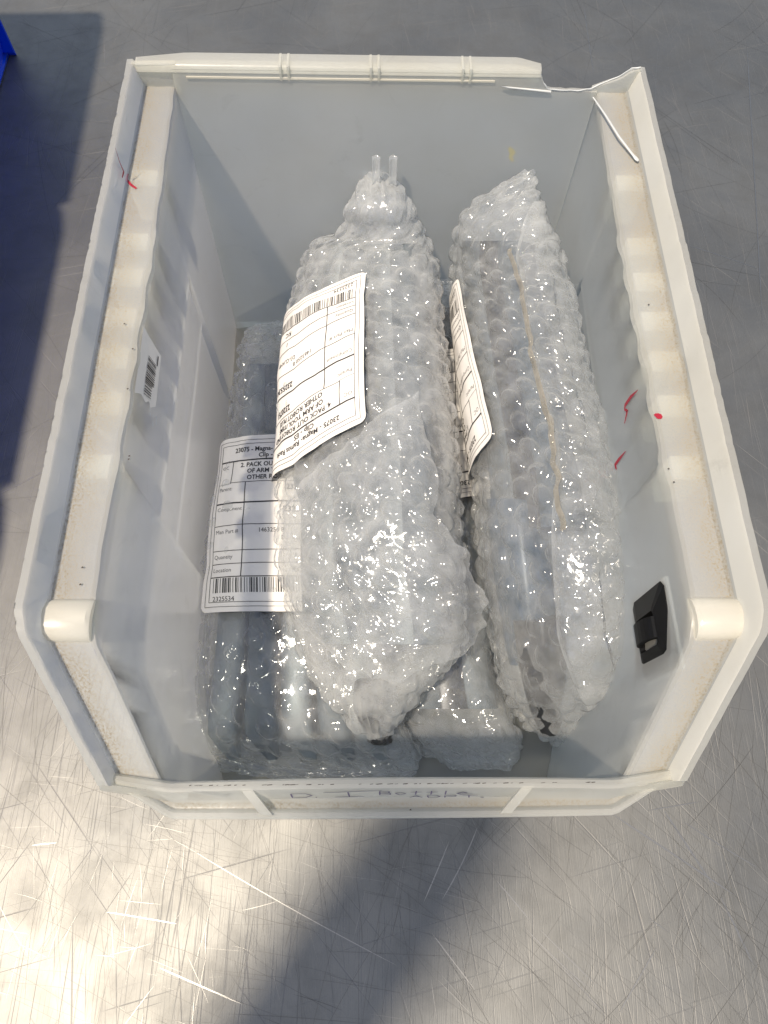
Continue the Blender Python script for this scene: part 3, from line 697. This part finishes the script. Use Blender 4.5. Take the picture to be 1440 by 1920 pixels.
def fold(pk, name, parent, seed, s0, s1, t0, t1, off=4.6, skirt=None, m=None, ns=200, nt_=150, bub=.8):
    """an overlapping layer of film over part of the pack; skirt = free edge past the right side (mm along s fraction)"""
    b = np.linspace(0, 1, ns)[:, None]; a = np.linspace(0, 1, nt_)[None, :]
    T0 = np.interp(b, np.linspace(0, 1, len(t0)), t0); T1 = np.interp(b, np.linspace(0, 1, len(t1)), t1)
    S0 = np.interp(a, np.linspace(0, 1, len(s0)), s0); S1 = np.interp(a, np.linspace(0, 1, len(s1)), s1)
    ws = noise(a * 9 + 0 * b, 0 * a + .5, 0, seed) * 1.6
    Sm = S0 + (S1 - S0) * b + ws * (b < .03) * 0; Tm = T0 + (T1 - T0) * a + noise(b * 14, 0 * b, 0, seed + 1) * 1.5 * (a > .5)
    Sm = Sm + noise(a * 16, 0 * a, 0, seed + 2) * 1.6 * (np.abs(b - .5) * 2) ** 6
    lump = noise(Sm / 16, Tm / 14, 0, seed) * 1.4
    h = off + bubbles(Sm, Tm, seed, rot=.5) * bub + lump + ridged(Sm / 6, Tm / 5, seed + 3) * .35 + noise(Sm / 2.4, Tm / 2.2, 0, seed + 4) * .45
    edge = np.clip(np.minimum(np.minimum(a, 1 - a) * 12, np.minimum(b, 1 - b) * 10), 0, 1) * np.ones_like(h)
    h = h * (.45 + .55 * edge)
    P = pk.evn(Sm.ravel(), Tm.ravel(), h.ravel()).reshape(ns, nt_, 3)
    if skirt is not None:
        w = np.interp(b, np.linspace(0, 1, len(skirt)), skirt); k = np.clip((a - .72) / .28, 0, 1) ** 1.6
        sc_ = 1 + .22 * noise(b * 26, 0 * b, 0, seed + 6)
        P[..., 0] += (w * k * sc_); P[..., 2] += w * k * .35 + k * noise(Sm / 5, Tm / 4, 0, seed + 7) * 2.2
    g = Geo(); g.grid(P, 0, (1 - edge) * .35)
    return g.build(name, m or M_FOLD, parent)

def bars(pk, parent, seed, offs, rad, s0, s1, m, lo=-.15, name='metal_bar'):
    for k, o in enumerate(offs):
        i0, i1 = int(s0 * (pk.N - 1)), int(s1 * (pk.N - 1)); idx = np.linspace(i0, i1, 30).astype(int)
        c = pk.c[idx] + pk.a[idx] * o + pk.n[idx] * (pk.tb[idx, 0:1] * .25 + lo * 10)
        g = Geo(); r = min(rad, 30); n = len(idx); rows = []
        # squared section
        for i in range(n):
            a_ = pk.a[idx[i]] / (np.linalg.norm(pk.a[idx[i]]) + 1e-9); nn = pk.n[idx[i]]
            th = np.linspace(0, 2 * np.pi, 16, endpoint=False)
            cx = np.sign(np.cos(th)) * np.abs(np.cos(th)) ** .5; sy = np.sign(np.sin(th)) * np.abs(np.sin(th)) ** .5
            ri = min(r, .62 * pk.tb[idx[i]].mean() + .5)
            rows.append(c[i] + ri * cx[:, None] * a_ + ri * .9 * sy[:, None] * nn)
        g.grid(np.array(rows), 0, wrap=True); g.f.append(tuple(range(16))[::-1]); g.f.append(tuple((n - 1) * 16 + q for q in range(16))); g.m += [0, 0]
        autosmooth(g.build(name, m if not isinstance(m, list) else m[k % len(m)], parent), 50)

def stick_label(pk, parent, num, s_near, t_edge, flip, seed, ang=0.0, off=3.3, skew=0.0, wmax=99.0):
    """paper label pressed on the wrap. flip: printed upside down to the viewer"""
    def mp(X, Y, extra):
        # label space -> surface space: viewer-up is +s reversed (s grows towards the viewer)
        x = np.minimum(X, wmax); y = Y
        if flip: s = s_near - y + skew * np.minimum(x, 38 + (x - 38) * .35); t = t_edge - x
        else: s = s_near + y; t = t_edge + x
        ds, dt = s - s_near, t - t_edge
        s2 = s_near + ds * math.cos(ang) - dt * math.sin(ang); t2 = t_edge + ds * math.sin(ang) + dt * math.cos(ang)
        h = off + extra + noise(s2 / 9, t2 / 9, 0, seed) * .45 + noise(s2 / 24, t2 / 20, 0, seed + 1) * .9 + ridged(s2 / 14, t2 / 5, seed + 2) * .18
        return pk.evn(s2, t2, h)
    g = Geo(); nx, ny = 53, 73; X, Y = np.meshgrid(np.linspace(0, LW, nx), np.linspace(0, LH, ny))
    # rounded corners
    cr = 3.0; dx = np.maximum(np.abs(X - LW / 2) - (LW / 2 - cr), 0); dy = np.maximum(np.abs(Y - LH / 2) - (LH / 2 - cr), 0); d = np.hypot(dx, dy); k = np.where(d > cr, cr / (d + 1e-9), 1)
    X2 = np.where((dx > 0) & (dy > 0), LW / 2 + np.sign(X - LW / 2) * (LW / 2 - cr + dx * k), X); Y2 = np.where((dx > 0) & (dy > 0), LH / 2 + np.sign(Y - LH / 2) * (LH / 2 - cr + dy * k), Y)
    g.grid(mp(X2.ravel(), Y2.ravel(), 0.0).reshape(ny, nx, 3), 0)
    for V, Fs, ink in ART[num]:
        g.add(mp(V[:, 0], V[:, 1], .13), Fs, ink)
    return g.build('paper_label', [M_PAPER, M_INK, M_INKG], parent)

GRP = 'bubble wrapped packs in the bin'
def pack_root(name, label, pk): return thing(name, label, 'wrapped pack', tuple(pk.c[pk.N // 2] * np.array([1, 1, 0]) + np.array([0, 0, 4])), GRP)
def adopt(root):
    for c in list(COL.objects):
        if c.parent == root: c.matrix_parent_inverse = Matrix.Translation(-root.location)

# left pack, lying flat on the floor of the bin
pkL = Pack([(612, 478, 34, 560, 34, 3, 3), (628, 460, 30, 600, 36, 7, 6), (660, 462, 26, 640, 38, 13, 14), (720, 455, 22, 660, 38, 17, 17), (830, 438, 20, 690, 38, 19, 18), (950, 416, 19, 700, 36, 20, 17), (1100, 390, 18, 720, 34, 20, 16),
            (1200, 378, 18, 730, 32, 19, 15), (1300, 362, 17, 745, 30, 17, 13), (1360, 348, 15, 755, 27, 13, 10), (1400, 348, 11, 782, 20, 6, 5), (1424, 362, 8, 786, 15, 3, 2.6), (1446, 420, 6, 782, 11, 1.2, 1), (1458, 560, 6, 770, 9, .8, .6)], p=2.9)
# pack beneath the two upper ones
pkU = Pack([(530, 800, 38, 860, 38, 4, 4), (560, 790, 32, 900, 34, 12, 12), (700, 770, 27, 930, 30, 17, 17), (900, 760, 25, 930, 27, 19, 18), (1100, 750, 23, 935, 25, 19, 16), (1250, 755, 22, 925, 23, 18, 15),
            (1330, 745, 20, 950, 20, 14, 12), (1385, 760, 14, 972, 14, 8, 7), (1410, 800, 10, 976, 10, 5, 4), (1440, 850, 7, 955, 7, 2, 2)], p=2.8)
# big pack in the middle, leaning on the back wall
def zc(v): return float(np.interp(v, [315, 380, 450, 600, 950, 1150, 1250, 1320, 1370], [107, 99, 84, 72, 66, 56, 48, 40, 33]))
rowsM = []
for v, l, r_, tp, bt in [(318, 686, 716, 2, 2), (345, 672, 752, 7, 5), (380, 650, 780, 12, 9), (430, 645, 798, 15, 12), (455, 592, 810, 17, 14), (500, 575, 824, 20, 17), (600, 552, 836, 23, 19), (700, 542, 844, 25, 21), (800, 537, 854, 26, 21),
                         (900, 535, 866, 26, 21), (1000, 530, 872, 25, 20), (1060, 532, 874, 25, 19), (1130, 540, 878, 23, 18), (1200, 560, 878, 20, 15), (1250, 578, 850, 17, 12), (1300, 607, 795, 13, 9), (1340, 640, 765, 9, 7), (1368, 672, 745, 5, 4), (1380, 686, 738, 2, 2)]:
    z = zc(v); k = min(1, max(0, (v - 400) / 120)) * min(1, max(0, (1330 - v) / 250)); rowsM.append((v, l + 6, z - 4 - 26 * k, r_ - 12, z + 2 + 6 * k, tp, bt))
pkM = Pack(rowsM, p=2.35)
# right pack, on its edge against the right wall
pkR = Pack([(320, 985, 112, 1000, 112, 2, 2), (345, 948, 106, 1002, 110, 5, 5), (380, 895, 95, 1012, 107, 9, 8), (420, 868, 84, 1022, 105, 13, 10), (500, 861, 64, 1040, 103, 16, 13), (600, 870, 58, 1068, 102, 18, 14), (700, 882, 55, 1094, 101, 19, 15),
            (800, 896, 56, 1119, 100, 20, 15), (900, 911, 53, 1143, 100, 20, 15), (1000, 917, 50, 1158, 99, 20, 14), (1100, 930, 45, 1167, 95, 19, 13), (1200, 945, 38, 1167, 87, 17, 12), (1280, 955, 26, 1152, 70, 13, 10), (1320, 970, 17, 1120, 49, 10, 7), (1360, 1002, 12, 1090, 30, 6, 5), (1398, 1052, 9, 1086, 14, 2, 2)], p=2.3)

rL = pack_root('wrapped_pack', 'flat bubble wrapped pack on the bin floor at the left, its white label reading upright', pkL)
bars(pkL, rL, 1, (-.62, -.28, .06, .40, .68), 6.8, .12, .90, [M_BARL, M_BAR, M_BARL, M_BAR, M_BARL], -.1)
wrap_mesh(pkL, 21, 330, 300, .1, .8, (18, 26)).build('bubble_wrap', [M_WRAP, M_WRAPIN], rL)
s, t = pkL.find(441, 826); stick_label(pkL, rL, '2', s, t - 9, False, 31, 0, 2.4, 0, 47.0)

rU = pack_root('wrapped_pack', 'bubble wrapped pack lowest in the bin, wedged beneath the middle and right packs', pkU)
bars(pkU, rU, 2, (-.5, 0, .5), 8, .08, .88, [M_BAR, M_BARD, M_BAR], -.2)
wrap_mesh(pkU, 22, 300, 220, .3, .8, (18, 30)).build('bubble_wrap', [M_WRAP, M_WRAPIN], rU)
s, t = pkU.find(892, 925); stick_label(pkU, rU, '3', s, t + 9, True, 32, 0, 2.6, .2)

rM = pack_root('wrapped_pack', 'largest bubble wrapped pack, leaning in the middle on top of the others, label upside down', pkM)
bars(pkM, rM, 3, (-.66, -.4, -.13, .14, .4, .64), 7.5, .14, .86, [M_BAR, M_BARL, M_BAR, M_BAR, M_BARL, M_BAR], -.2)
bars(pkM, rM, 3, (.0,), 6.5, .91, .992, M_BARD, .1, 'dark_end')
wrap_mesh(pkM, 23, 400, 300, .5, 1.0, (45, 50)).build('bubble_wrap', [M_WRAPM, M_WRAPMIN], rM)
s, t = pkM.find(690, 795); stick_label(pkM, rM, '4', s, t, True, 33, 0.0, 2.6, .48)
s0, t0 = pkM.find(700, 850); s1, t1 = pkM.find(720, 1245); sa, ta = pkM.find(560, 960); sb, tb_ = pkM.find(862, 770)
fold(pkM, 'wrap_fold', rM, 41, [sa, s0, sb], [s1 - 18, s1 + 2, s1 + 6, s1 - 6], [-34, -36, -30], [37, 40, 40, 38], 4.2, [0, 0, 2, 1, 12, 13, 8], ns=260, nt_=200)
# two cut tongues of clear film standing at the top
for u in (705, 736):
    g = Geo(); p0 = at(u, 345, y=268); 
    P = np.array([[(p0[0] + w, 268 + 2.5 * k - .6 * abs(w) , p0[2] - 2 + 15 * k) for w in (-1.9, -1.2, 0, 1.2, 1.9)] for k in np.linspace(0, 1, 8)]); Q = P.copy(); Q[..., 1] += .7
    g.slab(P, Q, 0, np.full((8, 5), .6)); g.build('film_tongue', M_FOLD, rM)

rR = pack_root('wrapped_pack', 'bubble wrapped pack standing on edge against the right wall, with a dirty film seam', pkR)
bars(pkR, rR, 4, (-.5, -.1, .3), 8, .12, .62, [M_BAR, M_BARD, M_BAR], -.3)
bars(pkR, rR, 4, (-.38,), 11, .58, .80, M_BARB, -.1, 'blue_part')
bars(pkR, rR, 4, (-.1,), 9, .74, .945, M_BARD, .24, 'dark_end')
wrap_mesh(pkR, 24, 400, 300, .2, .9, (35, 40)).build('bubble_wrap', [M_WRAP, M_WRAPIN], rR)
s, t = pkR.find(930, 818); stick_label(pkR, rR, '1', s, t + 1, True, 34, .12, 2.6, .5)
pts = [pkR.find(u, v) for u, v in [(985, 400), (985, 560), (1010, 700), (1040, 850), (1060, 1000), (1050, 1120), (1060, 1250), (1100, 1320)]]
tt = [p[1] for p in pts]
fold(pkR, 'wrap_fold', rR, 42, [pts[0][0] - 5] * 2, [pts[-1][0] + 2] * 2, tt, [pkR.arc[200, 540] + 4] * 2, 3.6, None, ns=300, nt_=110)
g = Geo(); sq = np.linspace(pts[0][0] + 20, pts[4][0], 160); tq = np.interp(sq, [p[0] for p in pts], tt) + noise(sq / 6, 0, 0, 77) * .8
A = pkR.evn(sq, tq - .8, np.full(160, 5.2) + noise(sq / 3, 0, 0, 78) * .6); B = pkR.evn(sq, tq + 1.3, np.full(160, 7.4) + noise(sq / 2.2, 0, 0, 79) * .9)
g.grid(np.stack([A, (A + B) / 2 + np.array([0, 0, .4]), B], 1), 0, np.full((160, 3), .4)); g.build('dirty_seam', M_TAPE, rR)
for r in (rL, rU, rM, rR): adopt(r)

# yellowed tape edge hanging from the left pack's near end
g = Geo(); q = np.linspace(0, 1, 60)
E0 = np.array([at(np.interp(k, [0, 1], [385, 740]), np.interp(k, [0, .5, 1], [1408, 1420, 1425]), z=5.5) for k in q]); E1 = np.array([at(np.interp(k, [0, 1], [405, 715]), np.interp(k, [0, .35, .7, 1], [1420, 1440, 1436, 1428]), z=3.8) for k in q])
E0[:, 2] += noise(q * 18, 0, 0, 5) * 1.2; E1[:, 2] += np.abs(noise(q * 25, 0, 0, 6)) * 1.2
g.grid(np.stack([E0, (E0 + E1) / 2 + np.array([0, 0, .8]), E1], 1), 0); o = g.build('tape_strip', M_TAPE, rL); o.matrix_parent_inverse = Matrix.Translation(-rL.location)

# loose crumpled film spreading over the floor at the near end
g = Geo(); nx, ny = 110, 60; X, Y = np.meshgrid(np.linspace(0, 1, nx), np.linspace(0, 1, ny))
a0, a1, b0, b1_ = at(560, 1385, z=20), at(742, 1372, z=20), at(610, 1440, z=5), at(782, 1452, z=5)
P = ((1 - X)[..., None] * a0 + X[..., None] * a1) * (1 - Y)[..., None] + ((1 - X)[..., None] * b0 + X[..., None] * b1_) * Y[..., None]
P[..., 0] += noise(Y * 6, X * 3, 0, 91) * 2.2; P[..., 1] += noise(X * 9, Y * 2, 0, 92) * 1.8 * Y
P[..., 2] += 2 + bubbles(X * 48, Y * 26, 93, h=1.9) + ridged(X * 7, Y * 4, 94) * 2.4 + ridged(X * 17, Y * 11, 95) * .9
g.grid(P, 0, np.maximum(Y ** 6, np.abs(X - .5) ** 5 * 20) * .5); o = g.build('loose_film', M_FOLD, rL); o.matrix_parent_inverse = Matrix.Translation(-rL.location)
# crushed dark metal end poking out of the middle pack
g = Geo(); th = np.linspace(0, 2 * np.pi, 28, endpoint=False); c = at(712, 1362, z=36); rows = []
for k in np.linspace(0, 1, 14):
    r = 6.2 * (1 - .3 * k) * (1 if 0 < k < 1 else .5); w = 1 + .22 * noise(th * 2.2, k * 5, 0, 96) + .12 * noise(th * 7, k * 14, 0, 97)
    rows.append(np.stack([c[0] + r * w * np.cos(th), np.full(28, c[1] + 4 - 11 * k), c[2] - 1 - 5 * k + .75 * r * w * np.sin(th)], -1))
g.grid(np.array(rows), 0, wrap=True); g.f.append(tuple(13 * 28 + i for i in range(28))); g.m.append(0)
o = g.build('metal_end', M_FOIL, rM, False); o.matrix_parent_inverse = Matrix.Translation(-rM.location)

# barcode sticker, half torn, on the left wall
g = Geo()
def wallp(u, v, lift=.25): p = at(u, v, x=-85.6); return np.array([-84.6 + lift * 1.0 - .3, p[1], p[2]])
quad = [(269, 612), (302, 668), (291, 765), (252, 735)]
c4 = np.array([at(u, v, x=-84.5) for u, v in quad])
n = 14; G_ = np.array([[(c4[0] * (1 - a) + c4[1] * a) * (1 - b) + (c4[3] * (1 - a) + c4[2] * a) * b for a in np.linspace(0, 1, n)] for b in np.linspace(0, 1, n)])
G_[-1] += np.array([[0, noise(k * .7, 0, 0, 3) * 1.5, 0] for k in range(n)]); G_[..., 0] = -84.45 + .15 * noise(G_[..., 1] / 5, G_[..., 2] / 5)
g.grid(G_, 0)
bil = lambda a, b: ((c4[0] * (1 - a) + c4[1] * a) * (1 - b) + (c4[3] * (1 - a) + c4[2] * a) * b)
r = random.Random(8); b = .30
while b < .92:
    w = r.choice([.010, .018, .03]); P = np.array([[bil(a, bb) for a in (.36, .36 + (.42 if b < .7 else .34))] for bb in (b, b + w)]); P[..., 0] = -84.15; g.grid(P, 1); b += w + r.choice([.012, .02, .03])
P = np.array([[bil(a, bb) for a in (.80, .84)] for bb in (.10, .28)]); P[..., 0] = -84.15; g.grid(P, 1)
g.build('barcode_sticker', [M_PAPER, M_INK], BIN, False)
# remains of an older sticker below it
g = Geo(); 
for k in range(7):
    p = at(R_.uniform(276, 292), R_.uniform(765, 800), x=-84.5); rr = R_.uniform(.4, 1.1)
    a = np.linspace(0, 2 * np.pi, 8, endpoint=False); g.add([(-84.3 + .01 * k, p[1] + rr * (1 + .3 * R_.random()) * math.cos(x), p[2] + rr * math.sin(x)) for x in a], [tuple(range(8))], 0)
g.build('sticker_residue', M_WHITE, BIN, False)

# ---------------------------------------------------------------- blue bins in a row on the left
al = math.radians(2.1)
for yc, lab in ((437, 'bright blue plastic bin cut off by the top left edge of the photo'), (227.5, 'bright blue plastic bin beyond the left edge, second in its row'),
                (18, 'bright blue plastic bin beyond the left edge, nearest in its row')):
    xr = -270 + .037 * (528 - yc)
    b = make_bin('plastic_bin', lab, (xr - 282 * math.cos(al), yc - 282 * math.sin(al), 0), M_BLUE, M_BLUE)
    b.rotation_euler = (0, 0, -math.pi / 2 + al); b['group'] = 'blue bins standing in a row'
